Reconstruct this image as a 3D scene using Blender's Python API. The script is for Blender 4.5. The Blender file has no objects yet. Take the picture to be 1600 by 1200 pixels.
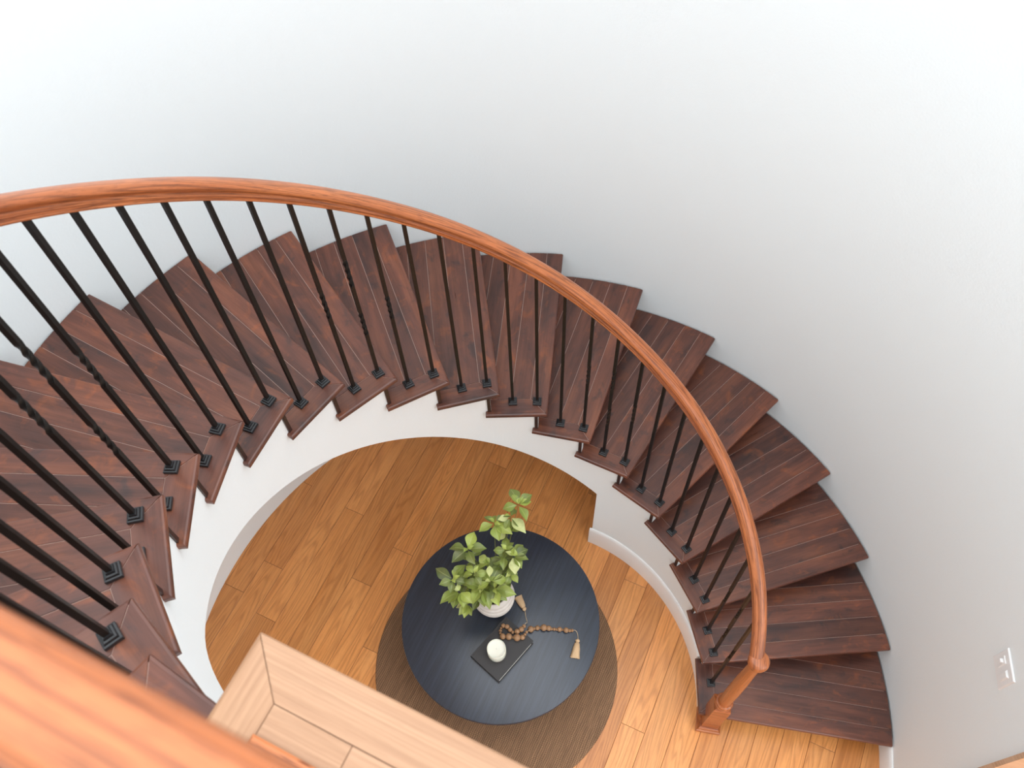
import bpy, bmesh, math, random
from math import sin, cos, pi, radians, atan2, hypot
from mathutils import Vector, Matrix
random.seed(7)
scene = bpy.context.scene
COL = scene.collection

# ---------------------------------------------------------------- staircase layout (metres)
H = 0.19                    # rise of one step
T0, DT = -0.474205, 0.2329496   # angle of nosing 0, angle per step
R_IN, R_OUT = 0.963, 1.990  # tread ends
R_STR = 0.993               # white inner stringer
R_WALL = 1.998              # round outer wall
R_BAL = 1.030               # balusters
D_OUT = 0.060               # nosings lean back a little at the wall
TT = 0.027                  # tread thickness
SOFF = 0.578                # stringer bottom below the pitch line
K_END = 6.73                # where the wall under the stairs stops
N_STEPS = 20

def ang(k): return T0 + k*DT
def P(r, k, z=0.0):
    a = ang(k); return Vector((r*cos(a), r*sin(a), z))

# ---------------------------------------------------------------- mesh builder
class MB:
    def __init__(self): self.v=[]; self.f=[]; self.uv=[]; self.tone=[]; self.mi=[]; self.sm=[]
    def face(self, pts, uvs=None, tone=0.5, mi=0, smooth=False):
        b=len(self.v); self.v += [tuple(p) for p in pts]
        self.f.append(list(range(b,b+len(pts))))
        self.uv.append(uvs or [(p[0],p[1]) for p in pts]); self.tone.append(tone); self.mi.append(mi); self.sm.append(smooth)
    def grid(self, rows, uvs=None, closed_u=False, closed_v=False, tone=0.5, mi=0, smooth=True, flip=False):
        """rows: list of equal-length rings of points, shared vertices"""
        b=len(self.v); n=len(rows[0]); m=len(rows)
        for r in rows: self.v += [tuple(p) for p in r]
        for i in range(m if closed_u else m-1):
            i2=(i+1)%m
            for j in range(n if closed_v else n-1):
                j2=(j+1)%n
                q=[(i,j),(i,j2),(i2,j2),(i2,j)]
                if flip: q=q[::-1]
                self.f.append([b+a*n+c for a,c in q])
                if uvs:
                    self.uv.append([uvs(i+(1 if a!=i else 0), j+(1 if c!=j else 0)) for a,c in q])
                else: self.uv.append([rows[a][c][:2] for a,c in q])
                self.tone.append(tone); self.mi.append(mi); self.sm.append(smooth)
    def box(self, M, sx, sy, sz, tone=0.5, mi=0, uoff=0.0, bev=0.0):
        """box centred in x,y, from z=0 to sz, transformed by M; grain along x"""
        hx,hy=sx/2,sy/2
        poly=[(-hx,-hy),(hx,-hy),(hx,hy),(-hx,hy)]
        self.prism([Vector((x,y)) for x,y in poly], [(sz,bev),(sz-bev,0),(bev,0),(0,bev)] if bev else [(sz,0),(0,0)], M=M, tone=tone, mi=mi, uoff=uoff)
    def prism(self, poly, rings, M=None, tone=0.5, mi=0, uoff=0.0, kinds=None, uvf=None, smooth=False):
        """poly: CCW 2D polygon. rings: (z, inset) or (z, inset_kind0, inset_kind1..) from top to bottom"""
        n=len(poly); kinds=kinds or [0]*n
        R=[]
        for rg in rings:
            z=rg[0]; ins=[rg[1+kinds[i]] if len(rg)>2 else rg[1] for i in range(n)]
            R.append([(p.x,p.y,z) for p in inset(poly,ins)])
        T=(lambda p: tuple(M@Vector(p))) if M is not None else (lambda p:p)
        uvf=uvf or (lambda p:(p[0],p[1]))
        def uv(p): a,b=uvf(p); return (a+uoff, b+0.37*uoff+p[2])
        self.face([T(p) for p in R[0]],[uv(p) for p in R[0]],tone,mi,smooth)
        self.face([T(p) for p in R[-1][::-1]],[uv(p) for p in R[-1][::-1]],tone,mi,smooth)
        for a,b in zip(R[:-1],R[1:]):
            for i in range(n):
                j=(i+1)%n; q=[b[i],b[j],a[j],a[i]]
                self.face([T(p) for p in q],[uv(p) for p in q],tone,mi,smooth)
    def lathe(self, prof, c=(0,0,0), n=48, mi=0, tone=0.5, M=None):
        rows=[]
        for r,z in prof:
            rows.append([Vector((r*cos(2*pi*j/n), r*sin(2*pi*j/n), z)) for j in range(n)])
        rows=[[ (M@p if M is not None else p)+Vector(c) for p in row] for row in rows]
        self.grid(rows, uvs=lambda i,j:(prof[i%len(prof)][1], j/n), closed_v=True, mi=mi, tone=tone)
    def tube(self, pts, rad, n=8, mi=0, tone=0.5, caps=True):
        pts=[Vector(p) for p in pts]; rows=[]; up=Vector((0.13,0.07,1)).normalized()
        L=0; Ls=[]
        for i,p in enumerate(pts):
            t=(pts[min(i+1,len(pts)-1)]-pts[max(i-1,0)]).normalized()
            a=t.cross(up)
            if a.length<1e-4: a=t.cross(Vector((1,0,0)))
            a.normalize(); b=t.cross(a); r=rad[i] if isinstance(rad,(list,tuple)) else rad
            rows.append([p+r*(cos(2*pi*j/n)*a+sin(2*pi*j/n)*b) for j in range(n)])
            if i: L+=(p-pts[i-1]).length
            Ls.append(L)
        self.grid(rows, uvs=lambda i,j:(Ls[i%len(Ls)], j/n*0.05), closed_v=True, mi=mi, tone=tone)
        if caps:
            self.face(rows[0][::-1] if False else rows[0],None,tone,mi); self.face(rows[-1][::-1],None,tone,mi)
    def obj(self, name, mats, parent=None, loc=None, rotz=0.0):
        me=bpy.data.meshes.new(name); me.from_pydata(self.v,[],self.f); 
        ul=me.uv_layers.new(name='grain'); flat=[c for f in self.uv for uv in f for c in uv]
        ul.data.foreach_set('uv',flat)
        ca=me.color_attributes.new('tone','FLOAT_COLOR','CORNER')
        flat=[]
        for f,t in zip(self.f,self.tone): flat += [t,t,t,1.0]*len(f)
        ca.data.foreach_set('color',flat)
        for m in (mats if isinstance(mats,(list,tuple)) else [mats]): me.materials.append(m)
        me.polygons.foreach_set('material_index',self.mi)
        me.polygons.foreach_set('use_smooth',self.sm)
        bm=bmesh.new(); bm.from_mesh(me); bmesh.ops.recalc_face_normals(bm,faces=bm.faces); bm.to_mesh(me); bm.free()
        me.update()
        o=bpy.data.objects.new(name,me); COL.objects.link(o)
        if parent: o.parent=parent
        if loc is not None: o.location=loc
        if rotz: o.rotation_euler=(0,0,rotz)
        return o

def inset(poly, d):
    n=len(poly); out=[]
    for i in range(n):
        a,b,c=poly[i-1],poly[i],poly[(i+1)%n]
        e1=(b-a); e2=(c-b)
        if e1.length<1e-7: e1=e2
        if e2.length<1e-7: e2=e1
        e1=e1.normalized(); e2=e2.normalized()
        n1=Vector((-e1.y,e1.x)); n2=Vector((-e2.y,e2.x)); d1=d[i-1]; d2=d[i]
        cr=e1.x*e2.y-e1.y*e2.x
        if abs(cr)<0.03: out.append(b+n1*(d1+d2)/2)
        else:
            # x.n1 = b.n1+d1 ; x.n2 = b.n2+d2
            c1=b.dot(n1)+d1; c2=b.dot(n2)+d2; det=n1.x*n2.y-n1.y*n2.x
            out.append(Vector(((c1*n2.y-c2*n1.y)/det,(n1.x*c2-n2.x*c1)/det)))
    return out

def clip(poly, kinds, p, nrm, newkind):
    """keep side where (x-p).nrm >= 0; edge i runs poly[i]->poly[i+1]"""
    out=[];ok=[]; n=len(poly)
    for i in range(n):
        a,b=poly[i],poly[(i+1)%n]; da=(a-p).dot(nrm); db=(b-p).dot(nrm)
        if da>=0:
            out.append(a); ok.append(kinds[i])
            if db<0: out.append(a+(b-a)*(da/(da-db))); ok.append(newkind)
        elif db>=0:
            out.append(a+(b-a)*(da/(da-db))); ok.append(kinds[i])
    # drop tiny edges
    o2=[];k2=[]
    for i,q in enumerate(out):
        if (out[(i+1)%len(out)]-q).length>1e-4: o2.append(q);k2.append(ok[i])
    return o2,k2

def tag(o, label=None, cat=None, group=None, kind=None):
    if label: o['label']=label
    if cat: o['category']=cat
    if group: o['group']=group
    if kind: o['kind']=kind
    return o
def empty(name, loc, label, cat, group=None, rotz=0.0):
    o=bpy.data.objects.new(name,None); COL.objects.link(o); o.location=loc; o.rotation_euler=(0,0,rotz); o.empty_display_size=0.1
    return tag(o,label,cat,group)

# ---------------------------------------------------------------- materials
def lin(r,g,b):
    f=lambda c:(c/255/12.92) if c/255<=0.04045 else ((c/255+0.055)/1.055)**2.4
    return (f(r),f(g),f(b),1.0)
class NT:
    def __init__(self,name):
        self.m=bpy.data.materials.new(name); self.m.use_nodes=True; self.t=self.m.node_tree; self.n=self.t.nodes; self.b=self.n['Principled BSDF']
    def add(self,typ,**kw):
        nd=self.n.new(typ)
        for k,v in kw.items():
            if k.startswith('i_'):
                key=k[2:]; key=int(key) if key.isdigit() else key.replace('_',' ')
                if isinstance(v,bpy.types.NodeSocket): self.t.links.new(v,nd.inputs[key])
                else: nd.inputs[key].default_value=v
            else: setattr(nd,k,v)
        return nd
    def link(self,a,b): self.t.links.new(a,b)
    def mix(self,fac,a,b,blend='MIX'):
        nd=self.n.new('ShaderNodeMix'); nd.data_type='RGBA'; nd.blend_type=blend
        for s,v in ((nd.inputs[0],fac),(nd.inputs[6],a),(nd.inputs[7],b)):
            if isinstance(v,bpy.types.NodeSocket): self.t.links.new(v,s)
            else: s.default_value=v
        return nd.outputs[2]
    def ramp(self,fac,stops):
        nd=self.n.new('ShaderNodeValToRGB'); e=nd.color_ramp.elements
        while len(e)<len(stops): e.new(0.5)
        for el,(p,c) in zip(e,stops): el.position=p; el.color=c if len(c)==4 else (*c,1)
        self.link(fac,nd.inputs[0]); return nd.outputs[0]
    def math(self,op,a,b=0.0,c=None):
        nd=self.n.new('ShaderNodeMath'); nd.operation=op
        for i,v in enumerate((a,b,c)):
            if v is None: continue
            if isinstance(v,bpy.types.NodeSocket): self.t.links.new(v,nd.inputs[i])
            else: nd.inputs[i].default_value=v
        return nd.outputs[0]
    def uv(self,sx,sy,sz=1.0):
        u=self.add('ShaderNodeUVMap',uv_map='grain'); mp=self.add('ShaderNodeMapping',i_Vector=u.outputs[0]); mp.inputs['Scale'].default_value=(sx,sy,sz); return mp.outputs[0]
    def obj(self,sx=1,sy=1,sz=1,rot=0.0):
        u=self.add('ShaderNodeTexCoord'); m0=self.add('ShaderNodeMapping',i_Vector=u.outputs['Object']); m0.inputs['Rotation'].default_value=(0,0,rot)
        mp=self.add('ShaderNodeMapping',i_Vector=m0.outputs[0]); mp.inputs['Scale'].default_value=(sx,sy,sz); return mp.outputs[0]
    def noise(self,vec,scale=1.0,detail=3.0,rough=0.5,dist=0.0):
        nd=self.add('ShaderNodeTexNoise',i_Vector=vec); nd.inputs['Scale'].default_value=scale; nd.inputs['Detail'].default_value=detail; nd.inputs['Roughness'].default_value=rough; nd.inputs['Distortion'].default_value=dist
        return nd.outputs[0]
    def bump(self,h,strength,dist=0.001):
        nd=self.add('ShaderNodeBump'); nd.inputs['Strength'].default_value=strength; nd.inputs['Distance'].default_value=dist; self.link(h,nd.inputs['Height']); self.link(nd.outputs[0],self.b.inputs['Normal'])
    def tone(self):
        nd=self.add('ShaderNodeVertexColor',layer_name='tone'); return nd.outputs[0]
    def set(self,color=None,rough=None,**kw):
        for key,v in (('Base Color',color),('Roughness',rough)):
            if v is None: continue
            if isinstance(v,bpy.types.NodeSocket): self.link(v,self.b.inputs[key])
            else: self.b.inputs[key].default_value=v
        for k,v in kw.items(): self.b.inputs[k.replace('_',' ')].default_value=v
        return self.m

def oak(name, dark, mid, light, rough=0.3, tonedark=0.75, cath=34.0, fine=0.5, coat=0.0, tonehi=1.12, across=7.5, pore=0.2):
    m=NT(name)
    fine_n=m.noise(m.uv(6,260),1,2,0.6)
    broad=m.noise(m.uv(1.1,8),1,2,0.5)
    rings=m.math('SINE',m.math('MULTIPLY',m.noise(m.uv(0.9,across),1,1.5,0.4),cath*3))
    rings=m.math('MULTIPLY_ADD',rings,0.5,0.5)
    rings=m.math('POWER',rings,2.2)
    pores=m.math('MULTIPLY',rings,m.math('MULTIPLY_ADD',fine_n,1.0,0.15))
    c=m.mix(m.math('SMOOTH_MIN',m.math('MULTIPLY_ADD',broad,1.6,-0.3),1.0,0.05),mid,light)
    c=m.mix(m.math('MULTIPLY',pores,fine),c,dark)
    streak=m.ramp(m.noise(m.uv(3,90),1,3,0.6),[(0.35,(0.86,0.84,0.82)),(0.6,(1,1,1))])
    c=m.mix(1.0,c,streak,'MULTIPLY')
    pn=m.ramp(m.noise(m.uv(22,520),1,2,0.5),[(0.56,(0,0,0)),(0.66,(pore,)*3)])
    c=m.mix(pn,c,dark)
    tn=m.ramp(m.tone(),[(0.0,(tonedark,tonedark*0.95,tonedark*0.9)),(0.5,(1,1,1)),(1.0,(tonehi,tonehi*1.0,tonehi*1.02))])
    c=m.mix(1.0,c,tn,'MULTIPLY')
    m.bump(fine_n,0.08,0.001)
    return m.set(c,rough,Coat_Weight=coat,Coat_Roughness=0.12)

M={}
def materials():
    # white paint with roller texture
    m=NT('white_wall_paint'); n=m.noise(m.obj(),95,3,0.6); n2=m.noise(m.obj(),0.8,2)
    m.bump(n,0.20,0.004); M['wall']=m.set(m.mix(n2,(0.808,0.854,0.866,1),(0.828,0.874,0.886,1)),0.55)
    m=NT('white_trim_paint'); M['trim']=m.set((0.84,0.84,0.83,1),0.3)
    M['floor']=oak('oak_floor_boards',lin(146,82,34),lin(210,137,72),lin(226,160,96),0.30,0.82,30,0.50,tonehi=1.14,across=10,pore=0.25)
    m=NT('floor_gap'); M['gap']=m.set(lin(96,58,30),0.6)
    M['landing']=oak('light_oak_boards',lin(136,95,64),lin(168,128,96),lin(174,136,105),0.36,0.96,16,0.40,tonehi=1.03,across=34,pore=0.20)
    m=NT('landing_gap'); M['landing_gap']=m.set(lin(70,48,30),0.7)
    M['rail']=oak('red_oak_rail',lin(80,33,12),lin(168,90,46),lin(190,116,68),0.36,0.95,22,0.85,coat=0.08,across=30,pore=0.65)
    # dark stained tread boards
    m=NT('dark_stained_tread_boards')
    big=m.noise(m.uv(2.2,9),1,3,0.6,0.4); blot=m.noise(m.uv(9,13),1,4,0.62,0.6); fine=m.noise(m.uv(8,170),1,3,0.6); med=m.noise(m.uv(3,45),1,3,0.6)
    c=m.ramp(big,[(0.28,lin(64,42,38)),(0.5,lin(94,57,46)),(0.70,lin(114,70,52))])
    c=m.mix(m.ramp(blot,[(0.56,(0,0,0)),(0.72,(0.7,)*3)]),c,lin(134,76,44))
    c=m.mix(m.ramp(blot,[(0.30,(0.7,)*3),(0.42,(0,0,0))]),c,lin(54,42,42))
    c=m.mix(1.0,c,m.ramp(med,[(0.3,(0.74,0.7,0.68)),(0.62,(1.06,1.04,1.04))]),'MULTIPLY')
    c=m.mix(1.0,c,m.ramp(fine,[(0.3,(0.84,0.82,0.8)),(0.6,(1,1,1))]),'MULTIPLY')
    c=m.mix(1.0,c,m.ramp(m.tone(),[(0,(0.72,0.70,0.72)),(0.5,(1,1,1)),(1,(1.26,1.18,1.1))]),'MULTIPLY')
    m.bump(med,0.06,0.002); M['tread']=m.set(c,m.ramp(med,[(0.2,(0.26,)*3),(0.8,(0.40,)*3)]))
    m=NT('tread_seam_pale'); M['seam']=m.set(lin(178,150,138),0.6)  # pale substrate colour showing as thin lines between the tread boards
    m=NT('dark_stained_riser'); n=m.noise(m.uv(3,60),1,3); M['riser']=m.set(m.ramp(n,[(0.3,lin(34,20,17)),(0.7,lin(58,32,25))]),0.4)
    m=NT('black_wrought_iron'); n=m.noise(m.obj(),260,2); m.bump(n,0.10,0.001); M['iron']=m.set((0.0065,0.0052,0.0044,1),0.40,Specular_IOR_Level=0.28)
    m=NT('black_shoe_paint'); M['shoe']=m.set((0.018,0.019,0.021,1),0.3,Metallic=0.2)
    # table
    m=NT('black_stained_table'); n=m.noise(m.obj(4,90,4,radians(-62)),1,3,0.6)
    m.bump(n,0.12,0.002); M['table']=m.set(m.ramp(n,[(0.3,(0.010,0.015,0.027,1)),(0.7,(0.023,0.033,0.054,1))]),0.30,Specular_IOR_Level=0.7)
    m=NT('jute_weave'); rot=radians(-62)
    u=m.add('ShaderNodeTexCoord'); mp=m.add('ShaderNodeMapping',i_Vector=u.outputs['Object']); mp.inputs['Rotation'].default_value=(0,0,rot)
    sep=m.add('ShaderNodeSeparateXYZ',i_Vector=mp.outputs[0]); X,Y=sep.outputs[0],sep.outputs[1]
    wob=m.noise(mp.outputs[0],14,2)
    sx=m.math('SINE',m.math('ADD',m.math('MULTIPLY',X,560.0),m.math('MULTIPLY',wob,9.0)))
    sy=m.math('SINE',m.math('ADD',m.math('MULTIPLY',Y,560.0),m.math('MULTIPLY',wob,9.0)))
    hgt=m.math('MULTIPLY_ADD',m.math('MULTIPLY',sx,sy),0.32,m.math('MULTIPLY_ADD',sy,0.15,0.5))
    mp2=m.add('ShaderNodeMapping',i_Vector=mp.outputs[0]); mp2.inputs['Scale'].default_value=(6,70,1)
    strk=m.noise(mp2.outputs[0],1,3,0.6); fib=m.noise(mp.outputs[0],260,2)
    c=m.ramp(hgt,[(0.1,lin(66,45,30)),(0.5,lin(128,96,69)),(0.95,lin(174,138,106))])
    c=m.mix(1.0,c,m.ramp(strk,[(0.3,(0.72,0.7,0.68)),(0.65,(1.08,1.06,1.04))]),'MULTIPLY')
    c=m.mix(1.0,c,m.ramp(fib,[(0.3,(0.8,0.8,0.8)),(0.7,(1.1,1.1,1.1))]),'MULTIPLY')
    m.bump(hgt,0.6,0.004); M['jute']=m.set(c,0.9)
    # small things
    m=NT('book_cloth'); n=m.noise(m.obj(),500,2); m.bump(n,0.1,0.0006); M['book']=m.set((0.030,0.028,0.029,1),0.55)
    m=NT('book_pages'); M['pages']=m.set((0.62,0.60,0.56,1),0.8)
    m=NT('candle_wax'); M['wax']=m.set((0.82,0.80,0.70,1),0.5,Subsurface_Weight=0.15)
    m=NT('cream_jar'); M['glass']=m.set((0.78,0.755,0.64,1),0.12,Subsurface_Weight=0.1)
    m=NT('wick'); M['wick']=m.set((0.55,0.53,0.47,1),0.9)
    m=NT('pot_ceramic'); n=m.noise(m.obj(),30,3); M['pot']=m.set(m.mix(n,(0.56,0.51,0.46,1),(0.70,0.66,0.61,1)),0.7)
    m=NT('potting_soil'); n=m.noise(m.obj(),90,4); m.bump(n,0.8,0.01); M['soil']=m.set(m.mix(n,(0.03,0.022,0.015,1),(0.09,0.06,0.04,1)),0.95)
    m=NT('green_stem'); M['stem']=m.set(lin(104,112,58),0.6)
    m=NT('leaf'); tn=m.tone(); ub=m.noise(m.obj(),28,2)
    c=m.ramp(tn,[(0.0,lin(84,98,50)),(0.4,lin(126,144,62)),(0.75,lin(170,186,86)),(1.0,lin(204,210,146))])
    u=m.add('ShaderNodeUVMap',uv_map='grain'); sp=m.add('ShaderNodeSeparateXYZ',i_Vector=u.outputs[0])
    vein=m.math('ABSOLUTE',m.math('SUBTRACT',sp.outputs[1],0.5))
    side=m.math('SINE',m.math('MULTIPLY',m.math('SUBTRACT',sp.outputs[0],m.math('MULTIPLY',vein,0.9)),52.0))
    c=m.mix(m.ramp(vein,[(0.0,(0.45,)*3),(0.05,(0,0,0))]),c,lin(196,204,140))
    c=m.mix(m.ramp(side,[(0.7,(0,0,0)),(1.0,(0.22,)*3)]),c,lin(70,88,40))
    c=m.mix(m.ramp(ub,[(0.35,(0,0,0)),(0.7,(0.35,)*3)]),c,lin(120,112,66))
    M['leaf']=m.set(c,0.42)
    m=NT('wood_bead'); n=m.noise(m.obj(60,60,240),1,3); M['bead']=m.set(m.ramp(n,[(0.3,lin(112,78,50)),(0.7,lin(182,142,104))]),0.45)
    m=NT('jute_cord'); M['cord']=m.set(lin(196,172,140),0.85)
    m=NT('tassel_thread'); n=m.noise(m.uv(900,1),1,2); M['tassel']=m.set(m.ramp(n,[(0.3,lin(170,134,96)),(0.7,lin(222,192,154))]),0.85)
    m=NT('white_plastic'); M['plastic']=m.set((0.83,0.83,0.83,1),0.28)
    M['tan']=oak('tan_oak_casing',lin(160,116,78),lin(206,170,140),lin(214,180,150),0.4)
materials()
# ---------------------------------------------------------------- setting: walls, floor, trim
def arc_wall(name, r0, r1, k0, k1, z0, z1, mat, n=140, parent=None, prof=None):
    """vertical shell; prof = list of (radius, z) going around the section"""
    mb=MB(); prof=prof or [(r0,z0),(r0,z1),(r1,z1),(r1,z0)]
    rows=[[P(r,k0+(k1-k0)*i/n,z) for r,z in prof] for i in range(n+1)]
    mb.grid(rows, closed_v=True, smooth=False)
    mb.face(rows[0]); mb.face(rows[-1][::-1])
    return mb.obj(name,mat,parent)
def smooth_by_angle(o, a=30):
    me=o.data
    for p in me.polygons: p.use_smooth=True
    bm=bmesh.new(); bm.from_mesh(me); bmesh.ops.remove_doubles(bm,verts=bm.verts,dist=1e-5)
    for e in bm.edges: e.smooth = (len(e.link_faces)==2 and e.calc_face_angle(0)<radians(a))
    bm.to_mesh(me); bm.free()
    return o
def kdeg(d): return (radians(d)-T0)/DT
K_WALL0=kdeg(-20.25)
tag(smooth_by_angle(arc_wall('wall_back',R_WALL,R_WALL+0.12,K_WALL0,20.06,0,5.25,M['wall'],n=180)),'tall round white wall wrapping the outside of the stairs','wall',kind='structure')
bb=lambda r,t,h:[(r,0),(r-t,0),(r-t,h-0.018),(r-t*0.72,h-0.006),(r-t*0.45,h),(r,h)]
tag(smooth_by_angle(arc_wall('baseboard_right',0,0,K_WALL0,1.16,0,0,M['trim'],n=30,prof=bb(R_WALL,0.018,0.165))),'white baseboard at the foot of the round wall beside the bottom step','baseboard',kind='structure')
# oak floor boards on the ground floor
def boards(mb, poly, direction, width, phase, zt, thick, gap, lmin, lmax, rng, bev=0.0009):
    d=Vector(direction).normalized(); nrm=Vector((d.y,-d.x))
    us=[p.dot(d) for p in poly]; vs=[p.dot(nrm) for p in poly]
    i0=math.floor((min(vs)-phase)/width); i1=math.ceil((max(vs)-phase)/width)
    for i in range(i0,i1):
        v0=phase+i*width; u=min(us)-rng.random()*lmax
        while u<max(us):
            L=lmin+rng.random()*(lmax-lmin)
            q=[d*u+nrm*v0, d*u+nrm*(v0+width), d*(u+L)+nrm*(v0+width), d*(u+L)+nrm*v0]
            # orientation CCW
            if (q[1]-q[0]).x*(q[2]-q[1]).y-(q[1]-q[0]).y*(q[2]-q[1]).x<0: q=q[::-1]
            k=[0]*4
            for a,b in zip(poly,poly[1:]+poly[:1]):
                e=(b-a).normalized(); 
                if len(q)<3: break
                q,k=clip(q,k,a,Vector((-e.y,e.x)),0)
            if len(q)>=3:
                off=rng.random()*40; tone=rng.random()
                mb.prism(q,[(zt,gap/2+bev),(zt-bev,gap/2),(zt-thick,gap/2)],tone=tone,uoff=off,uvf=lambda p:(p[0]*d.x+p[1]*d.y,p[0]*nrm.x+p[1]*nrm.y))
            u+=L
rng=random.Random(3)
fd=(cos(radians(62.5)),sin(radians(62.5)))
mb=MB(); fp=[Vector(p) for p in ((-2.12,-4.4),(4.4,-4.4),(4.4,2.12),(-2.12,2.12))]
boards(mb,fp,fd,0.1415,-0.0,0.0,0.012,0.0020,0.75,1.9,rng)
mb.prism(fp,[(-0.002,0.0),(-0.06,0.0)],mi=1)
tag(mb.obj('floor',[M['floor'],M['gap']]),'warm oak plank floor at the foot of the stairs','floor',kind='structure')
# tan casing closing the end of the round wall
mb=MB(); a=ang(K_WALL0)-0.004; Mx=Matrix.Translation((2.055*cos(a),2.055*sin(a),0))@Matrix.Rotation(a,4,'Z')@Matrix.Translation((0,-0.012,0))
mb.box(Mx,0.16,0.022,2.3,bev=0.003)
tag(mb.obj('trim_1',M['tan']),'tan wood casing at the far right end of the round wall','trim',kind='structure')

# ---------------------------------------------------------------- staircase
stairs=empty('curved_staircase',(0,0,0),'curved staircase of dark stained treads winding up inside the round white wall','staircase')
rng=random.Random(11)
RO=0.048   # riser face sits this far behind the nosing line
def nose_line(k):
    a=P(R_IN,k).to_2d(); b=P(R_OUT,k+D_OUT).to_2d(); e=(b-a).normalized()
    return a,b,e,Vector((-e.y,e.x))      # last: direction towards the back of the tread
def build_tread(k):
    mb=MB(); A,B,e,nb=nose_line(k); A2,B2,e2,nb2=nose_line(k+1)
    F=P(0.967,k+1.345).to_2d(); ch=(F-A).normalized(); co=Vector((ch.y,-ch.x))   # co: outwards from chord
    w=0.092; pw=0.088
    arc=[P(R_OUT,k+D_OUT+(1.32)*i/12).to_2d() for i in range(1,13)]
    body=[A,B]+arc+[F]
    kinds=[0]+[1]*12+[1,0]
    kinds=kinds[:len(body)]
    back=A2+nb2*(RO+0.010)
    body,kinds=clip(body,kinds,back,-nb2,1)
    full=list(body)
    rings=[(0,0.0075,0.0014),(-0.0022,0.0024,0.0008),(-0.0075,0,0.0007),(-TT+0.006,0,0.0010),(-TT,0.006,0.0010)]
    Mz=Matrix.Translation((0,0,k*H))
    # mitre point
    Mp=None
    den=e.x*ch.y-e.y*ch.x
    p1=A+nb*pw; p2=A+co*w; t=((p2-p1).x*ch.y-(p2-p1).y*ch.x)/den; Mp=p1+e*t
    md=(Mp-A).normalized(); mn=Vector((md.y,-md.x))      # towards the nosing plank
    if mn.dot(e)<0: mn=-mn
    bands=[(0,pw),(pw,0.186),(0.186,0.284),(0.284,0.382),(0.382,0.6)]
    for bi,(v0,v1) in enumerate(bands):
        q,kk=list(body),list(kinds)
        if bi: q,kk=clip(q,kk,A+nb*v0,nb,1)
        if len(q)<3: continue
        q,kk=clip(q,kk,A+nb*v1,-nb,1)
        if len(q)<3: continue
        if bi==0: q,kk=clip(q,kk,A,mn,1)
        else: q,kk=clip(q,kk,A+co*w,co,1)
        if len(q)<3: continue
        off=rng.random()*60; tone=rng.random() if bi else 0.55+0.45*rng.random()
        mb.prism(q,rings,M=Mz,tone=tone,uoff=off,kinds=kk,uvf=lambda p:((Vector(p[:2])-A).dot(e),(Vector(p[:2])-A).dot(nb)))
    N=A+ch*(F-A).length+co*w
    q=[A,Mp,N,F]
    mb.prism(q,rings,M=Mz,tone=0.5+0.4*rng.random(),uoff=rng.random()*60,kinds=[1,1,0,0],uvf=lambda p:((Vector(p[:2])-A).dot(ch),(Vector(p[:2])-A).dot(co)))
    # substrate seen only as a fine line in the seams
    mb.prism(inset(full,[0.012]*len(full)),[(-0.0022,0),(-TT+0.002,0)],M=Mz,mi=1)
    return mb.obj('tread',[M['tread'],M['seam']],stairs)
for k in range(1,N_STEPS): build_tread(k)
for k in range(1,N_STEPS+1):
    A,B,e,nb=nose_line(k); mb=MB()
    p=A+nb*RO; u0=0.022; u1=(B-A).length-0.006
    z0=(k-1)*H+0.0005; z1=k*H-TT-0.0005
    c=p+e*(u0+u1)/2+nb*0.008
    Mx=Matrix.Translation((c.x,c.y,z0))@Matrix.Rotation(atan2(e.y,e.x),4,'Z')
    mb.box(Mx,u1-u0,0.016,z1-z0,uoff=rng.random()*30)
    mb.obj('riser',M['riser'],stairs)
# white stringer, open cut along the steps; it runs down to the floor at the bottom
def kp_r(k): return k+RO/(DT*R_STR)
mb=MB(); ks=[]
for k in range(1,N_STEPS):
    a=kp_r(k); b=kp_r(k+1) if k<N_STEPS-1 else 20.05
    seg=[a+(b-a)*i/6 for i in range(7)]
    if a<K_END<b: seg=sorted(seg+[K_END-1e-4,K_END+1e-4])
    ks.append((k,seg))
pts=[]
for k,seg in ks:
    for q in seg: pts.append((q,k*H-TT-0.0008))
def sbot(q): return 0.0 if q<=K_END else max(0,q*H-SOFF-(0.07*max(0,(q-17.3)/0.8)**2))
ri,ro=R_STR,R_STR+0.03
secs=[[P(ri,q,sbot(q)),P(ri,q,zt),P(ro,q,zt),P(ro,q,sbot(q))] for q,zt in pts]
mb.grid(secs,closed_v=True,smooth=False); mb.face(secs[0]); mb.face(secs[-1][::-1])
o=mb.obj('stringer',M['wall'],stairs); smooth_by_angle(o,25); o['label']='white plastered inner stringer'
# plaster soffit under the flight, and the panel that closes the low end
mb=MB(); n=90; rows=[]
for i in range(n+1):
    q=K_END+(20.0-K_END)*i/n; z=q*H-SOFF
    rows.append([P(ro,q,z+0.002),P(R_WALL-0.002,q,z+0.002),P(R_WALL-0.002,q,z+0.022),P(ro,q,z+0.022)])
mb.grid(rows,closed_v=True,smooth=False); mb.face(rows[0]); mb.face(rows[-1][::-1])
o=mb.obj('soffit',M['wall'],stairs); smooth_by_angle(o,25); o['label']='white underside of the flight'
mb=MB(); q0,q1=K_END-0.06,K_END
sec=lambda z:[P(ro,q0,z),P(R_WALL-0.002,q0*1.0,z),P(R_WALL-0.002,q1,z),P(ro,q1,z)]
zt=K_END*H-SOFF-0.002
mb.grid([sec(0),sec(zt)],closed_v=True,smooth=False); mb.face(sec(0)[::-1]); mb.face(sec(zt))
o=mb.obj('end_panel',M['wall'],stairs)
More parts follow.
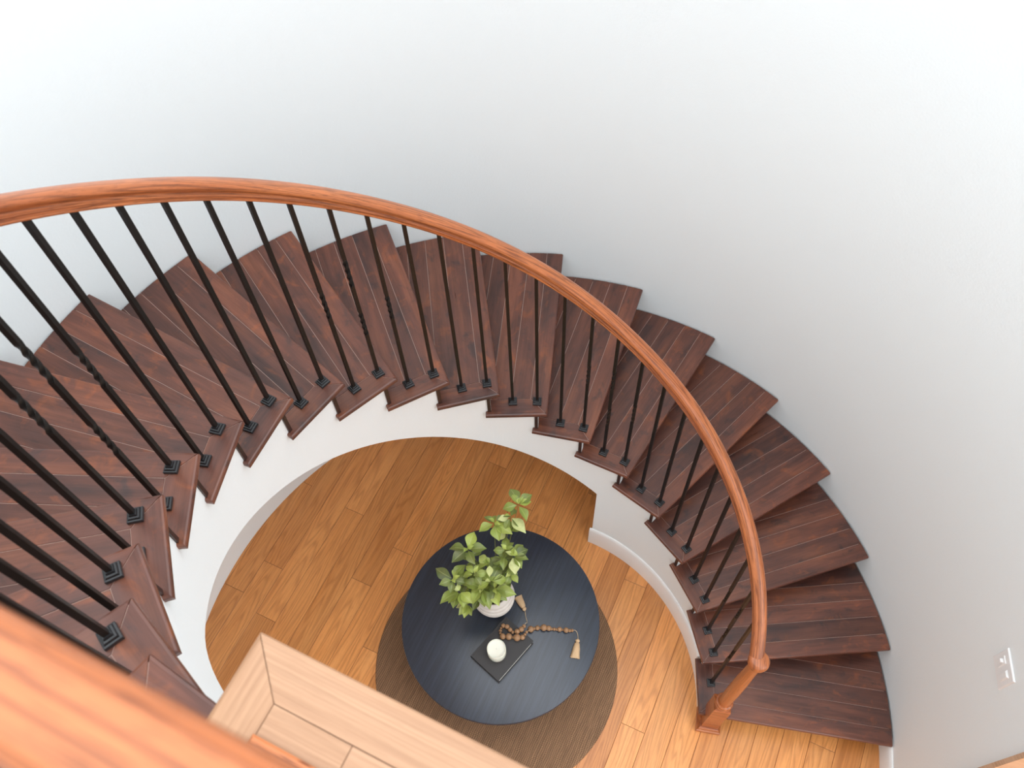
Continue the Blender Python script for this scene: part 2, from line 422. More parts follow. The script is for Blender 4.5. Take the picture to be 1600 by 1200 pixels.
# baseboard at the foot of the inner wall, returned around its end
mb=MB(); ks_=[1.30+i*(2.36-1.30)/8 for i in range(9)]+[2.37+i*(K_END+0.06-2.37)/52 for i in range(53)]
rows=[[P(r,q,z) for r,z in bb(R_STR-0.0005,0.015,0.155 if q<2.365 else 0.20)] for q in ks_]
mb.grid(rows,closed_v=True,smooth=False); mb.face(rows[0]); mb.face(rows[-1][::-1])
o=mb.obj('baseboard_left',M['trim'])
tag(smooth_by_angle(o),'curved white baseboard along the inner wall under the stairs','baseboard',kind='structure')

# ---------------------------------------------------------------- landing at the top (light oak)
CR=Vector((-0.410,-0.726)); LD=Vector((0.883,-0.469)).normalized(); LN=Vector((LD.y,-LD.x))  # LN: away from the stair well
if LN.y>0: LN=-LN
LZ=3.8
mb=MB(); rng2=random.Random(5); BW=0.0835; NT_=0.030
Lx=2.35
def L2(a,b): return CR+LD*a+LN*b
lr=[(0,0.009,0.0008),(-0.003,0.003,0.0004),(-0.009,0,0.0004),(-NT_+0.006,0,0.0004),(-NT_,0.006,0.0004)]
Ml=Matrix.Translation((0,0,LZ))
ccw=lambda q:q if sum(q[i].x*q[(i+1)%len(q)].y-q[(i+1)%len(q)].x*q[i].y for i in range(len(q)))>0 else q[::-1]
def lplank(q,kinds,d,tone,off,zoff=0.0):
    area=sum(q[i].x*q[(i+1)%len(q)].y-q[(i+1)%len(q)].x*q[i].y for i in range(len(q)))
    if area<0:
        n=len(q); q=q[::-1]; kinds=[kinds[(n-2-i)%n] for i in range(n)]
    nn=Vector((-d.y,d.x))
    mb.prism(q,lr,M=Ml,tone=tone,uoff=off,kinds=kinds,uvf=lambda p:(p[0]*d.x+p[1]*d.y,p[0]*nn.x+p[1]*nn.y))
SD=1.13
lplank([L2(0,0),L2(BW,BW),L2(Lx,BW),L2(Lx,0)],[1,1,0,0],LD,0.75,3.1)
lplank([L2(0,0),L2(0,SD),L2(BW,SD),L2(BW,BW)],[0,0,1,1],LN,0.45,9.7)
# field boards lie across the landing, parallel to the well edge
b0=BW; row=0
while b0<SD+1.2:
    b1=b0+0.1400; a=BW; 
    first=[0.139,0.55,0.9,0.35,0.7][row%5]
    while a<Lx:
        L=first if a==BW else 0.6+0.7*rng2.random()
        e_=min(a+L,Lx)
        lplank([L2(a,b0),L2(e_,b0),L2(e_,b1),L2(a,b1)],[1,1,1,1],LD,rng2.random(),rng2.random()*40)
        a=e_
    b0=b1; row+=1
mb.prism(ccw([L2(0.010,0.010),L2(Lx,0.010),L2(Lx,b0),L2(0.010,b0)]),[(LZ-0.0025,0),(LZ-NT_+0.002,0)],mi=1)
mb.prism(ccw([L2(0.035,0.035),L2(Lx,0.035),L2(Lx,b0),L2(0.035,b0)]),[(LZ-NT_-0.0005,0),(LZ-0.29,0)],mi=2)
lf=mb.obj('floor_landing',[M['landing'],M['landing_gap'],M['wall']])
tag(lf,'light oak landing floor with mitred border boards at the top of the stairs','landing floor',kind='structure')

# ---------------------------------------------------------------- railing
railing=empty('stair_railing',(1.014,-0.237,0),'oak handrail on black iron balusters and a newel post, following the curved stairs','railing')
RAIL0=Vector((1.014,-0.237,0))
OFF=[(0.8,1.093),(1.6,1.082),(2.3,1.048),(3.0,1.018),(3.6,0.992),(4.2,0.976),(5.0,0.955),(5.7,0.932),(6.4,0.925),(7.2,0.933),(8.2,0.940),(9.2,0.948),(10.2,0.957),(11.0,0.966),(12.0,0.984),(13.0,0.993),(14.0,1.003),(15.2,1.010),(17.5,1.012),(20.5,1.012)]
def off(k):
    if k<=OFF[0][0]: return OFF[0][1]
    for (a,x),(b,y) in zip(OFF[:-1],OFF[1:]):
        if k<=b: t=(k-a)/(b-a); return x+(y-x)*t
    return OFF[-1][1]
def offs(k): return sum(off(k+d) for d in (-0.8,-0.4,0,0.4,0.8))/5
ZL=4.660
def zb(k):
    z=k*H+offs(k); w=0.05
    return -w*math.log(math.exp(-z/w)+math.exp(-ZL/w)) if k>15 else z
K_T=20.17; RH=0.0757
path=[];k=1.05
while k<K_T-0.02: path.append((P(R_BAL,k),zb(k),Vector((cos(ang(k)),sin(ang(k)),0)))); k+=0.12
tdir=Vector((LD.x,LD.y,0)); onrm=Vector((LN.x,LN.y,0))
# the level run is parallel to the landing edge, 1.018 m from the stair axis
foot=onrm*1.018
s0=-0.02
last=P(R_BAL,K_T)
for i in range(0,12): path.append((foot+tdir*(0.04+i*0.15),ZL-0.0004*0,onrm))
half=[(0.0195,0.0),(0.0238,0.0020),(0.0252,0.0062),(0.0240,0.0104),(0.0200,0.0122),(0.0198,0.0150),(0.0222,0.0168),(0.0232,0.0200),(0.0216,0.0228),(0.0180,0.0262),(0.0172,0.0310),(0.0190,0.0362),(0.0240,0.0398),(0.0286,0.0430),(0.0302,0.0490),(0.0296,0.0570),(0.0266,0.0648),(0.0208,0.0706),(0.0122,0.0743),(0.0040,0.0756)]
prof=half+[(-x,y) for x,y in half[::-1]]
mb=MB(); rows=[];Ls=[];L=0
for i,(p,z,rad) in enumerate(path):
    rows.append([Vector((p.x,p.y,0))+rad*x+Vector((0,0,z+y)) for x,y in prof])
    if i: L+=(Vector((p.x,p.y,z))-prev).length
    prev=Vector((p.x,p.y,z)); Ls.append(L)
pl=[0]
for a,b in zip(prof,prof[1:]+prof[:1]): pl.append(pl[-1]+hypot(a[0]-b[0],a[1]-b[1]))
rows=[[p-RAIL0 for p in r] for r in rows]
mb.grid(rows,uvs=lambda i,j:(Ls[min(i,len(Ls)-1)],pl[min(j,len(pl)-1)]*1.0),closed_v=True)
mb.face(rows[0]); mb.face(rows[-1][::-1])
hr=smooth_by_angle(mb.obj('handrail',M['rail'],railing),50)
hr['label']='curved red oak handrail'
# newel post
NA=radians(-103.0)
newel=bpy.data.objects.new('newel_post',None)
COL.objects.unlink(newel) if newel.name in COL.objects else None
mb=MB(); Mn=Matrix.Rotation(NA+pi/2,4,'Z')
mb.box(Mn,0.088,0.088,0.47,bev=0.003)
mb.prism([Vector(p) for p in ((-0.044,-0.044),(0.044,-0.044),(0.044,0.044),(-0.044,0.044))],[(0.485,0.012),(0.4695,0.0)],M=Mn)
ztop=zb(1.05)+RH
mb.lathe([(0.030,0.483),(0.0435,0.4855),(0.0455,0.491),(0.0435,0.4975),(0.0350,0.5000),(0.0345,0.5060),(0.0420,0.5085),(0.0455,0.5150),(0.0460,0.5220),(0.0425,0.5290),(0.0350,0.5325),(0.0315,0.5400),(0.0310,0.56),(0.0325,0.65),(0.0335,0.80),(0.0322,0.98),(0.0290,1.12),(0.0268,ztop-0.092),(0.0268,ztop-0.086),(0.0330,ztop-0.083),(0.0340,ztop-0.077),(0.0320,ztop-0.071),(0.0290,ztop-0.068),(0.030,ztop-0.05)],n=36)
newel=smooth_by_angle(mb.obj('newel_post',M['rail'],railing),35); newel['label']='turned oak newel post on a square block'
mb=MB()
mb.lathe([(0.0,ztop+0.0005),(0.030,ztop),(0.040,ztop-0.004),(0.0455,ztop-0.012),(0.047,ztop-0.024),(0.045,ztop-0.036),(0.040,ztop-0.041),(0.041,ztop-0.046),(0.043,ztop-0.052),(0.040,ztop-0.058),(0.030,ztop-0.061),(0.0,ztop-0.061)],n=40)
ct=Vector((-sin(ang(1.05)),cos(ang(1.05)))); cr_=Vector((ct.y,-ct.x))
mb.uv=[[(Vector(mb.v[i][:2]).dot(ct)+0.3,Vector(mb.v[i][:2]).dot(cr_)+0.07) for i in f] for f in mb.f]
o=mb.obj('rail_cap',M['rail'],newel)
mb=MB()
mb.prism([Vector(p) for p in ((-0.066,-0.066),(0.066,-0.066),(0.066,0.066),(-0.066,0.066))],[(0.058,0.017),(0.052,0.010),(0.040,0.006),(0.036,0.0),(0.0005,0.0)],M=Mn)
o=mb.obj('base_moulding',M['rail'],newel)
# balusters: square black bars, some with one or two twisted knuckles
HB=0.0070
def bar_mesh(length, style):
    mb=MB(); zs=[0.0]; tw=[]
    cs={'plain':[], 'single':[0.52], 'double':[0.36,0.66]}[style]
    segs=[(c*length-0.075,c*length+0.075) for c in cs]
    z=0; ang_=0; rows=[]; Z=[]
    for a,b in segs: Z += [a+(b-a)*i/40 for i in range(41)]
    Z=sorted(set([0.0,length]+Z))
    for z in Z:
        t=0
        for a,b in segs: t += 0 if z<=a else (2*pi if z>=b else 2*pi*(z-a)/(b-a))
        tight=any(a+0.006<z<b-0.006 for a,b in segs); s=HB*(0.97 if tight else 1.0)
        rows.append([Vector((s*1.41421*cos(t+pi/4+j*pi/2),s*1.41421*sin(t+pi/4+j*pi/2),z)) for j in range(4)])
    mb.grid(rows,closed_v=True,smooth=False); mb.face(rows[0]); mb.face(rows[-1][::-1])
    return mb
def shoe_mesh():
    mb=MB(); b=0.021
    mb.prism([Vector(p) for p in ((-b,-b),(b,-b),(b,b),(-b,b))],[(0.029,0.0125),(0.028,0.0115),(0.020,0.0105),(0.019,0.0065),(0.0125,0.0045),(0.0115,0.0008),(0.0105,0),(0.0,0)])
    return mb
shoe_src=None
def add_baluster(pos, rz, length, style):
    global shoe_src
    o=bar_mesh(length,style).obj('baluster',M['iron'],railing,loc=pos-RAIL0,rotz=rz)
    if style!='plain': o['label']='twisted black iron baluster' if style=='single' else 'black iron baluster with two twisted sections'
    if shoe_src is None:
        s=shoe_mesh().obj('baluster_shoe',M['shoe'],o); shoe_src=s
    else:
        s=shoe_src.copy(); COL.objects.link(s); s.parent=o
    s.location=(0,0,0.0003)
    return o
for n in range(3,2*N_STEPS):
    k=n//2; dk=0.235 if n%2==0 else 0.74
    if k>19: break
    kk=k+dk; ph=(n-3)%9
    style='single' if ph in (0,2) else 'double' if ph==1 else 'plain'
    add_baluster(P(R_BAL,kk,k*H+0.0002),ang(kk),zb(kk)-k*H+0.004,style)
# shoe plate and balusters of the level run on the landing
pm=MB(); d0=1.018
cpt=Vector((LN.x,LN.y))*d0
Mx=Matrix.Translation((cpt.x+LD.x*0.93,cpt.y+LD.y*0.93,LZ+0.0003))@Matrix.Rotation(atan2(LD.y,LD.x),4,'Z')
base_d=CR.dot(LN)
pm.box(Mx,1.735,0.104,0.018,bev=0.004)
pm.v=[tuple(Vector(q)-RAIL0) for q in pm.v]
pm.obj('shoe_plate',M['rail'],railing)
for i in range(7):
    q=cpt+LD*(0.13+0.23*i)
    add_baluster(Vector((q.x,q.y,LZ+0.0186)),atan2(LD.y,LD.x),ZL-LZ-0.0186+0.004,('plain','single','double')[i%3])

# ---------------------------------------------------------------- rug and coffee table
mb=MB(); n=128
mb.lathe([(0.0,0.011),(0.70,0.011),(0.708,0.009),(0.712,0.005),(0.710,0.0005),(0.0,0.0005)],n=n)
tag(mb.obj('round_rug',M['jute'],loc=(-0.173,0.143,0)),'round woven jute rug on the oak floor under the black table','rug')
TZ=0.38; TC=Vector((-0.127,0.292,0))
table=empty('coffee_table',TC,'low round black coffee table standing on the jute rug','table')
mb=MB(); r=0.556
mb.lathe([(0.0,TZ),(r-0.004,TZ),(r-0.001,TZ-0.0012),(r,TZ-0.004),(r,TZ-0.026),(r-0.003,TZ-0.030),(0.0,TZ-0.030)],n=160)
smooth_by_angle(mb.obj('tabletop',M['table'],table),30)
mb=MB(); mb.lathe([(0.40,TZ-0.031),(0.42,TZ-0.031),(0.42,TZ-0.085),(0.40,TZ-0.085)],n=96); 
mb.grid([[Vector((0.40*cos(2*pi*j/96),0.40*sin(2*pi*j/96),z)) for j in range(96)] for z in (TZ-0.085,TZ-0.031)],closed_v=True,smooth=False)
smooth_by_angle(mb.obj('apron',M['table'],table),30)
for i in range(4):
    a=radians(20+90*i); mb=MB(); mb.lathe([(0,0.0115),(0.016,0.0115),(0.018,0.014),(0.028,TZ-0.034),(0.028,TZ-0.0312),(0,TZ-0.0312)],c=(0.36*cos(a),0.36*sin(a),0),n=24)
    smooth_by_angle(mb.obj('leg',M['table'],table),40)

# ---------------------------------------------------------------- things on the table
bk=[Vector(p) for p in ((-0.2926,0.0860),(-0.1513,-0.0533),(0.0448,0.1398),(-0.0886,0.3000))]
bc=sum(bk,Vector((0,0)))/4; sd=((bk[2]-bk[1])+(bk[3]-bk[0]))/2; wd=((bk[1]-bk[0])+(bk[2]-bk[3]))/2
ba=atan2(sd.y,sd.x); bl,bw=sd.length,wd.length
book=empty('book',(bc.x,bc.y,TZ),'closed black hardcover book lying on the round table under the candle','book',rotz=ba)
BT=0.055
mb=MB()   # long side along x; spine at +y, page edges at -y
mb.box(Matrix.Translation((0,0,BT-0.0035)),bl,bw,0.0035,bev=0.0006)
mb.box(Matrix.Translation((0,0,0.0005)),bl,bw,0.0035,bev=0.0006)
rows=[]
for i in range(9):
    t=-pi/2+pi*i/8; rows.append([Vector((x,bw/2-0.003+0.006*cos(t),BT/2+0.0003+(BT/2-0.0006)*sin(t))) for x in (-bl/2,bl/2)])
rows2=[[Vector((p.x,p.y-0.003,BT/2+(p.z-BT/2)*0.85)) for p in r] for r in rows]
mb.grid(rows); mb.grid(rows2,flip=True)
for s in (0,1):
    for i in range(8): mb.face([rows[i][s],rows[i+1][s],rows2[i+1][s],rows2[i][s]])
# pressed hinge groove beside the spine
mb.box(Matrix.Translation((0,bw/2-0.014,BT-0.0004)),bl-0.001,0.0035,0.0011,bev=0.0003)
mb.obj('cover',M['book'],book)
mb=MB(); mb.box(Matrix.Translation((0,0.000,0.0042)),bl-0.026,bw-0.012,BT-0.0081,bev=0.0004)
mb.obj('page_block',M['pages'],book)['label']='pale page edges'
cz=TZ+BT+0.0004
candle=empty('jar_candle',(-0.1508,0.0950,cz),'white candle in a round cream jar standing on the black book','candle')
mb=MB(); R_=0.0508
mb.lathe([(0,0.0),(R_-0.004,0.0),(R_-0.001,0.002),(R_,0.006),(R_,0.088),(R_-0.0015,0.0895),(R_-0.003,0.088),(R_-0.003,0.008),(R_-0.006,0.006),(0,0.006)],n=64)
o=mb.obj('jar',M['glass'],candle); o['label']='cream glass jar'
mb=MB(); mb.lathe([(0,0.0062),(R_-0.0062,0.0064),(R_-0.0032,0.0085),(R_-0.0032,0.080),(R_-0.006,0.0795),(R_-0.02,0.079),(0,0.0787)],n=64)
mb.obj('wax',M['wax'],candle)
mb=MB(); mb.tube([(0,0,0.0786),(0.0006,0,0.083),(0.0015,0.0005,0.0865)],0.0011,n=8); mb.obj('wick',M['wick'],candle)

# potted plant
PL=Vector((-0.155,0.395,TZ))
plant=empty('potted_plant',PL,'leafy green plant in a ribbed white pot on the black table','plant')
mb=MB(); prof_=[(0,0.0004),(0.070,0.0004),(0.082,0.006)]
nz=7
for i in range(nz*6+1):
    t=i/(nz*6); z=0.010+0.180*t; r=0.082+0.036*sin(pi*min(1,t*0.62+0.08))-0.022*max(0,t-0.62)/0.38*0.9
    prof_.append((r+0.0065*abs(sin(pi*nz*t))**0.6-0.0065,z))
rt=prof_[-1][0]
prof_+=[(rt-0.001,0.194),(rt-0.005,0.196),(rt-0.010,0.193),(rt-0.012,0.18),(rt-0.012,0.15),(0.0,0.15)]
mb.lathe(prof_,n=72); o=mb.obj('pot',M['pot'],plant); o['label']='ribbed off-white ceramic pot'
mb=MB(); mb.lathe([(0,0.166),(0.05,0.165),(rt-0.0125,0.162),(rt-0.0125,0.151),(0,0.151)],n=40); mb.obj('soil',M['soil'],plant)
CL=[
((0.009, 0.656, 1.12), [(-0.027, 0.749), (0.077, 0.705), (-0.065, 0.65), (0.042, 0.578), (0.062, 0.666), (-0.014, 0.694)]),
((-0.034, 0.622, 1.05), [(-0.082, 0.615), (-0.027, 0.645), (0.052, 0.511), (0.024, 0.552), (-0.058, 0.583)]),
((-0.121, 0.612, 1.0), [(-0.196, 0.579), (-0.126, 0.649), (-0.083, 0.636), (-0.036, 0.55), (-0.146, 0.63), (-0.1, 0.521)]),
((-0.269, 0.51, 0.92), [(-0.358, 0.517), (-0.234, 0.597), (-0.176, 0.507), (-0.231, 0.431), (-0.346, 0.448), (-0.241, 0.554)]),
((-0.065, 0.48, 0.95), [(-0.128, 0.489), (-0.063, 0.548), (-0.027, 0.523), (-0.017, 0.466)]),
((-0.036, 0.457, 0.92), [(0.04, 0.494), (0.04, 0.439), (-0.028, 0.375), (0.004, 0.399), (0.017, 0.519)]),
((-0.157, 0.432, 0.9), [(-0.206, 0.48), (-0.106, 0.454), (-0.158, 0.405), (-0.182, 0.433)]),
((-0.351, 0.373, 0.86), [(-0.434, 0.435), (-0.288, 0.44), (-0.365, 0.312), (-0.418, 0.35), (-0.323, 0.429), (-0.305, 0.363)]),
((-0.24, 0.386, 0.88), [(-0.271, 0.425), (-0.175, 0.394), (-0.235, 0.378), (-0.208, 0.435), (-0.278, 0.387)]),
((-0.156, 0.356, 0.84), [(-0.22, 0.323), (-0.098, 0.41), (-0.08, 0.377), (-0.173, 0.428), (-0.23, 0.411), (-0.109, 0.444)]),
((-0.324, 0.334, 0.78), [(-0.379, 0.278), (-0.307, 0.252), (-0.263, 0.272), (-0.394, 0.33), (-0.42, 0.274), (-0.357, 0.258)]),
((-0.202, 0.34, 0.8), [(-0.3, 0.37), (-0.193, 0.249), (-0.249, 0.265), (-0.169, 0.229), (-0.26, 0.323)]),
((-0.14, 0.33, 0.8), [(-0.035, 0.297), (-0.119, 0.245), (-0.08, 0.268), (-0.154, 0.291), (-0.065, 0.331)]),
((-0.054, 0.403, 0.82), [(-0.019, 0.357), (-0.079, 0.429), (-0.075, 0.364), (-0.034, 0.434)]),
((-0.289, 0.306, 0.66), [(-0.275, 0.258), (-0.336, 0.249), (-0.31, 0.234), (-0.348, 0.288)]),
((-0.06, 0.58, 0.98), [(-0.022, 0.61), (-0.087, 0.554), (0.027, 0.581), (-0.066, 0.613)]),
]
leafmb=MB(); rl=random.Random(21)
def leaf(base,tip,width,tone,droop=0.02,side=None):
    d=tip-base; L=d.length; u=d.normalized(); s=u.cross(Vector((0,0,1)))
    if s.length<1e-3: s=Vector((1,0,0))
    s.normalize()
    roll=rl.uniform(-0.45,0.45); up=s.cross(u).normalized(); s,up=s*cos(roll)+up*sin(roll),up*cos(roll)-s*sin(roll)
    shape=[0.05,0.38,0.74,0.97,1.0,0.86,0.60,0.30,0.03]; rows=[]; m=len(shape)
    for i,w in enumerate(shape):
        t=i/(m-1); c=base+u*L*t+up*(0.16*L*sin(pi*t*0.9)-0.02*L)
        row=[]
        for j in range(5):
            q=(j-2)/2; row.append(c+s*(q*w*width/2)+up*(abs(q)**1.5*w*width*0.16))
        rows.append(row)
    b=rl.random()*20
    leafmb.grid(rows,uvs=lambda i,j:(i/(m-1),j/4),tone=tone,smooth=True)
root=Vector((PL.x,PL.y,TZ+0.165))
stem_tips=[]
for ci,(c,L) in enumerate(CL):
    c=Vector(c); stem_tips.append(c)
    for (x,y) in L:
        tip=Vector((x,y,c.z+rl.uniform(-0.028,0.002))); d=tip-c
        tip=c+d*1.08; d=tip-c
        if d.length<0.062: tip=c+d.normalized()*0.068
        if d.length>0.120: tip=c+d.normalized()*0.120
        base=c+(tip-c).normalized()*0.010
        Lf=(tip-base).length
        leaf(base,tip,min(0.062,Lf*rl.uniform(0.60,0.76)),min(1,max(0,rl.gauss(0.48,0.26))))
    for e in range(2):   # young leaves at the tip
        a=rl.uniform(0,2*pi); b=c+Vector((0,0,0.012)); t=b+Vector((cos(a),sin(a),0.5))*rl.uniform(0.030,0.045)
        leaf(b,t,0.024,min(1,max(0,rl.gauss(0.7,0.2))))
    if c.z<0.97:
        a0=rl.uniform(0,2*pi); ax=(c-root).normalized()
        for e in range(4):  # an older whorl lower on the stem
            a=a0+e*pi/2+rl.uniform(-0.3,0.3); b=c-ax*(0.065+0.018*e); t=b+Vector((cos(a),sin(a),rl.uniform(-0.25,0.1)))*rl.uniform(0.060,0.085)
            if t.z<root.z+0.02: continue
            leaf(b,t,rl.uniform(0.040,0.054),min(1,max(0,rl.gauss(0.30,0.16))))
lo=leafmb
lo.v=[tuple(Vector(q)-PL) for q in lo.v]
lo.obj('foliage',M['leaf'],plant)
for ci,c in enumerate(stem_tips):
    a=2*pi*ci/len(stem_tips); b=root+Vector((0.030*cos(a),0.030*sin(a),-0.008)); mid=b.lerp(c,0.5)+Vector((0,0,0.10*(c-b).length))
    pts=[]
    for i in range(13):
        t=i/12; pts.append((b*(1-t)**2+mid*2*t*(1-t)+c*t*t)-PL)
    mb=MB(); mb.tube(pts,[0.0030-0.0014*i/12 for i in range(13)],n=7); mb.obj('stem',M['stem'],plant)

# wooden bead garland: two thirds on the table, a loop over the book
zt_=TZ; zk=TZ+BT
garl=empty('bead_garland',(0.03,0.22,TZ),'string of wooden beads with two tassels draped over the black book onto the table','bead garland')
G0=Vector((0.03,0.22,TZ))
# (x, y, on_book, radius)
BD=[(0.004,0.236,1,.011),(-0.012,0.218,1,.0155),(-0.036,0.207,1,.015),(-0.060,0.205,1,.010),(-0.074,0.219,1,.013),(-0.090,0.237,1,.0135),(-0.111,0.244,1,.012),(-0.1235,0.232,1,.0075),(-0.128,0.218,1,.009),(-0.1285,0.204,1,.0075),(-0.116,0.184,1,.0165),(-0.083,0.181,1,.0180),(-0.060,0.179,1,.008),(-0.038,0.173,1,.0195),(-0.008,0.174,1,.0145),(0.006,0.190,1,.009),(0.016,0.203,1,.009),
(0.040,0.224,0,.018),(0.060,0.229,0,.0095),(0.078,0.231,0,.0135),(0.095,0.231,0,.008),(0.1135,0.2285,0,.0185),(0.1405,0.225,0,.0150),(0.157,0.2215,0,.0085),(0.1705,0.2195,0,.010),(0.184,0.2175,0,.008),(0.200,0.2155,0,.0135),(0.2155,0.2145,0,.007),(0.236,0.2090,0,.0150),(0.256,0.2070,0,.010),(0.270,0.2070,0,.009)]
bsrc=None; cpts=[]
for (x,y,onb,r) in BD:
    if onb: x,y=0.0103+(x-0.0103)*0.9951,-1.1294+(y+1.1294)*0.9951
    z=(zk if onb else zt_)+r+0.0008
    if bsrc is None:
        mb=MB(); mb.lathe([(0.12,1.0),(0.16,0.985)]+[(cos(t),sin(t)) for t in [radians(80-10*i) for i in range(1,16)]]+[(0.16,-0.985),(0.12,-1.0)],n=20)
        o=mb.obj('bead',M['bead'],garl); bsrc=o
    else:
        o=bsrc.copy(); COL.objects.link(o); o.parent=garl
    o.location=Vector((x,y,z))-G0; o.scale=(r,r,r)
    cpts.append(Vector((x,y,z))-G0)
for i,(o) in enumerate([c for c in garl.children]):
    a=cpts[max(i-1,0)]; b=cpts[min(i+1,len(cpts)-1)]; d=(b-a).normalized()
    o.rotation_mode='QUATERNION'; o.rotation_quaternion=d.to_track_quat('Z','Y')
    o.scale=(o.scale[0],o.scale[0],o.scale[0]*(1.0 if o.scale[0]>0.012 else 0.85))
def cord(pts):
    mb=MB(); mb.tube([Vector(p)-G0 for p in pts],0.0016,n=7); mb.obj('cord',M['cord'],garl)
t1=TZ+0.004
mb=MB(); mb.tube(cpts,0.0014,n=6); mb.obj('cord',M['cord'],garl)
b0_=cpts[0]+G0; bN=cpts[-1]+G0
cord([b0_,(0.014,0.248,zk+0.006),(0.022,0.262,t1+0.012),(0.021,0.280,t1+0.002),(0.016,0.300,t1),(0.015,0.318,t1+0.001),(0.014,0.330,t1+0.004)])
cord([bN,(0.286,0.2085,t1+0.004),(0.295,0.200,t1),(0.299,0.182,t1),(0.2985,0.166,t1+0.001),(0.297,0.156,t1+0.004)])
def tassel(knot,end_a,end_b):
    k=Vector(knot); a=Vector(end_a); b=Vector(end_b); m=(a+b)/2; d=(m-k); L=d.length; u=d.normalized(); s=Vector((0,0,1)).cross(u)
    if s.dot(b-a)<0: s=-s
    W=(b-a).length; mb=MB(); n=40; rows=[]
    secs=[(0.0,0.006,0.006),(0.05,0.0115,0.011),(0.12,0.0125,0.0115),(0.165,0.0085,0.0085),(0.19,0.009,0.009),(0.23,0.013,0.011),(0.5,0.0135+W*0.10,0.0115),(0.8,W*0.42,0.009),(0.985,W*0.5,0.007)]
    for t,hw,hh in secs:
        row=[]
        for j in range(n):
            q=2*pi*j/n; rip=1+0.07*(1 if j%2 else -1)*(t>0.2); ex=(0.02*sin(j*2.7) if t>0.9 else 0)
            row.append(k+u*(L*(t+ex))+s*(hw*cos(q)*rip)+Vector((0,0,hh+hh*sin(q)*rip+0.0008-knot[2]+TZ)))
        rows.append([p-G0 for p in row])
    mb.grid(rows,uvs=lambda i,j:(j/n,i/8),closed_v=True); mb.face(rows[0]); mb.face(rows[-1][::-1])
    mb.obj('tassel',M['tassel'],garl)
tassel((0.014,0.334,TZ),(-0.046,0.410,TZ),(0.000,0.424,TZ))
tassel((0.297,0.158,TZ),(0.246,0.062,TZ),(0.297,0.050,TZ))

# ---------------------------------------------------------------- light switch on the round wall
a=radians(-10.35); RW=R_WALL-0.0006
sw=empty('light_switch',(RW*cos(a),RW*sin(a),1.497),'white double light switch plate on the round wall right of the bottom steps','light switch',rotz=a)
My=Matrix.Rotation(-pi/2,4,'Y')     # local z of the plate points to the room (-x)
mb=MB(); q=[Vector(p) for p in ((-0.069,-0.069),(0.069,-0.069),(0.069,0.069),(-0.069,0.069))]
mb.prism(q,[(0.0075,0.004),(0.006,0.0015),(0.003,0.0),(0.0,0.0)],M=My); mb.obj('wall_plate',M['plastic'],sw)
for s,nm in ((1,'dimmer'),(-1,'rocker')):
    mb=MB(); Mo=My@Matrix.Translation((0,s*0.029,0.0068))
    mb.prism([Vector(p) for p in ((-0.034,-0.0165),(0.034,-0.0165),(0.034,0.0165),(-0.034,0.0165))],[(0.0035,0.0012),(0.0025,0.0),(0.0,0.0)],M=Mo)
    fr=mb.obj(nm,M['plastic'],sw)
    mb=MB()
    if nm=='dimmer':
        mb.prism([Vector(p) for p in ((0.006,-0.0075),(0.019,-0.0075),(0.019,0.0075),(0.006,0.0075))],[(0.014,0.001),(0.012,0.0),(0.003,0.0)],M=Mo)
        mb.obj('slider',M['plastic'],fr)
    else:
        mb.prism([Vector(p) for p in ((-0.030,-0.013),(0.030,-0.013),(0.030,0.013),(-0.030,0.013))],[(0.0068,0.001),(0.0058,0.0),(0.003,0.0)],M=Mo)
        mb.obj('paddle',M['plastic'],fr)

# ---------------------------------------------------------------- camera
cam=bpy.data.cameras.new('camera'); co=bpy.data.objects.new('camera',cam); COL.objects.link(co)
cam.sensor_fit='HORIZONTAL'; cam.sensor_width=36.0; cam.lens=1330.591/1600*36
R_=Matrix.Rotation(0.55931826,4,'X')@Matrix.Rotation(-0.05449044,4,'Z')
co.matrix_world=Matrix.Translation((0.01031079,-1.12941673,5.13669683))@R_
cam.clip_start=0.02
cam.dof.use_dof=True; cam.dof.focus_distance=3.7; cam.dof.aperture_fstop=5.0
scene.camera=co

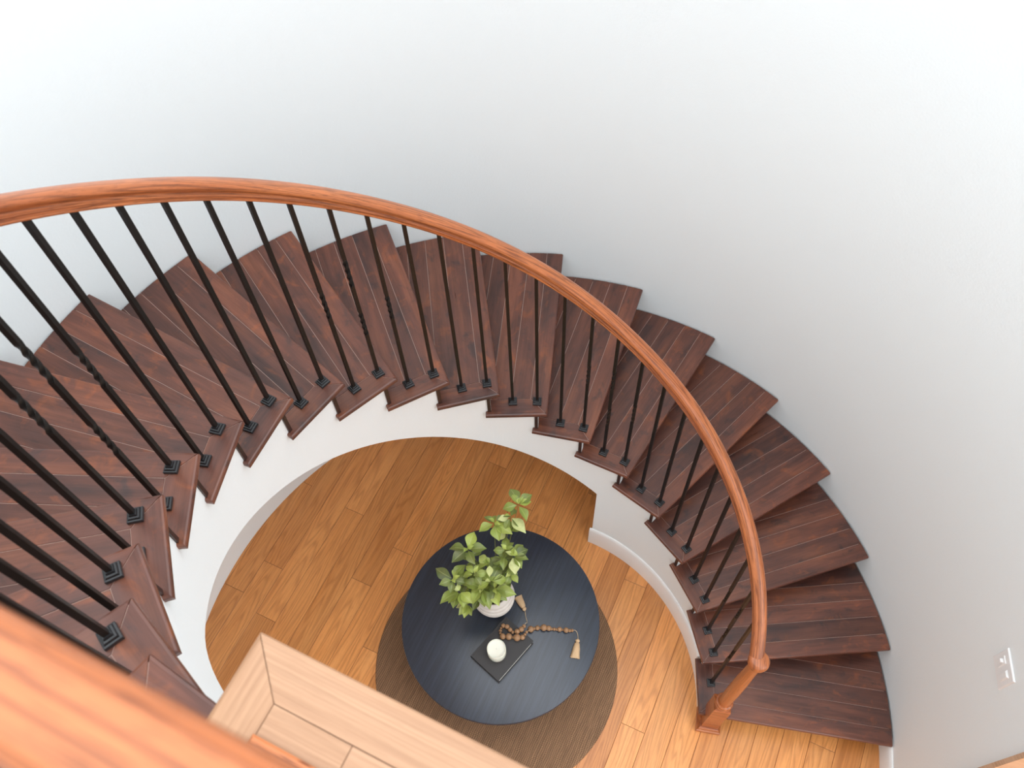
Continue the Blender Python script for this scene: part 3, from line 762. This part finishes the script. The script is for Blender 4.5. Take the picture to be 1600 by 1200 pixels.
# ---------------------------------------------------------------- light
w=bpy.data.worlds.new('sky'); scene.world=w; w.use_nodes=True
nt=w.node_tree; bg=nt.nodes['Background']; bg.inputs[1].default_value=2.08
tc=nt.nodes.new('ShaderNodeTexCoord'); sx=nt.nodes.new('ShaderNodeSeparateXYZ'); nt.links.new(tc.outputs['Generated'],sx.inputs[0])
def ramp(fac,p0,c0,p1,c1):
    rp=nt.nodes.new('ShaderNodeValToRGB'); nt.links.new(fac,rp.inputs[0]); e=rp.color_ramp.elements
    e[0].position=p0; e[0].color=c0; e[1].position=p1; e[1].color=c1; return rp.outputs[0]
up=ramp(sx.outputs[2],0.05,(0.13,0.135,0.14,1),0.56,(1.18,1.215,1.245,1))
dt=nt.nodes.new('ShaderNodeVectorMath'); dt.operation='DOT_PRODUCT'; nt.links.new(tc.outputs['Generated'],dt.inputs[0]); dt.inputs[1].default_value=(0.80,-0.55,0.24)
side=ramp(dt.outputs['Value'],0.0,(1.03,1.03,1.03,1),0.8,(1.08,1.08,1.08,1))
mx=nt.nodes.new('ShaderNodeMix'); mx.data_type='RGBA'; mx.blend_type='MULTIPLY'; mx.inputs[0].default_value=1.0
nt.links.new(up,mx.inputs[6]); nt.links.new(side,mx.inputs[7]); nt.links.new(mx.outputs[2],bg.inputs[0])
def area(name,loc,target,size,power,color=(1,1,1),sy=None):
    l=bpy.data.lights.new(name,'AREA'); l.energy=power; l.color=color; l.size=size
    if sy: l.shape='RECTANGLE'; l.size_y=sy
    o=bpy.data.objects.new(name,l); COL.objects.link(o); o.location=loc
    o.rotation_euler=(Vector(target)-Vector(loc)).to_track_quat('-Z','Y').to_euler(); return o
area('upper_window_light',(4.4,-2.6,4.6),(-1.4,0.6,2.6),2.0,12,(1.0,0.995,0.99),2.4)
area('entry_window_light',(4.2,-2.4,1.5),(0.2,0.2,0.2),1.8,16,(1.0,0.98,0.95),2.0)
vs=scene.view_settings; vs.view_transform='Standard'; vs.look='None'; vs.gamma=1.0; vs.exposure=0.34; vs.use_curve_mapping=False
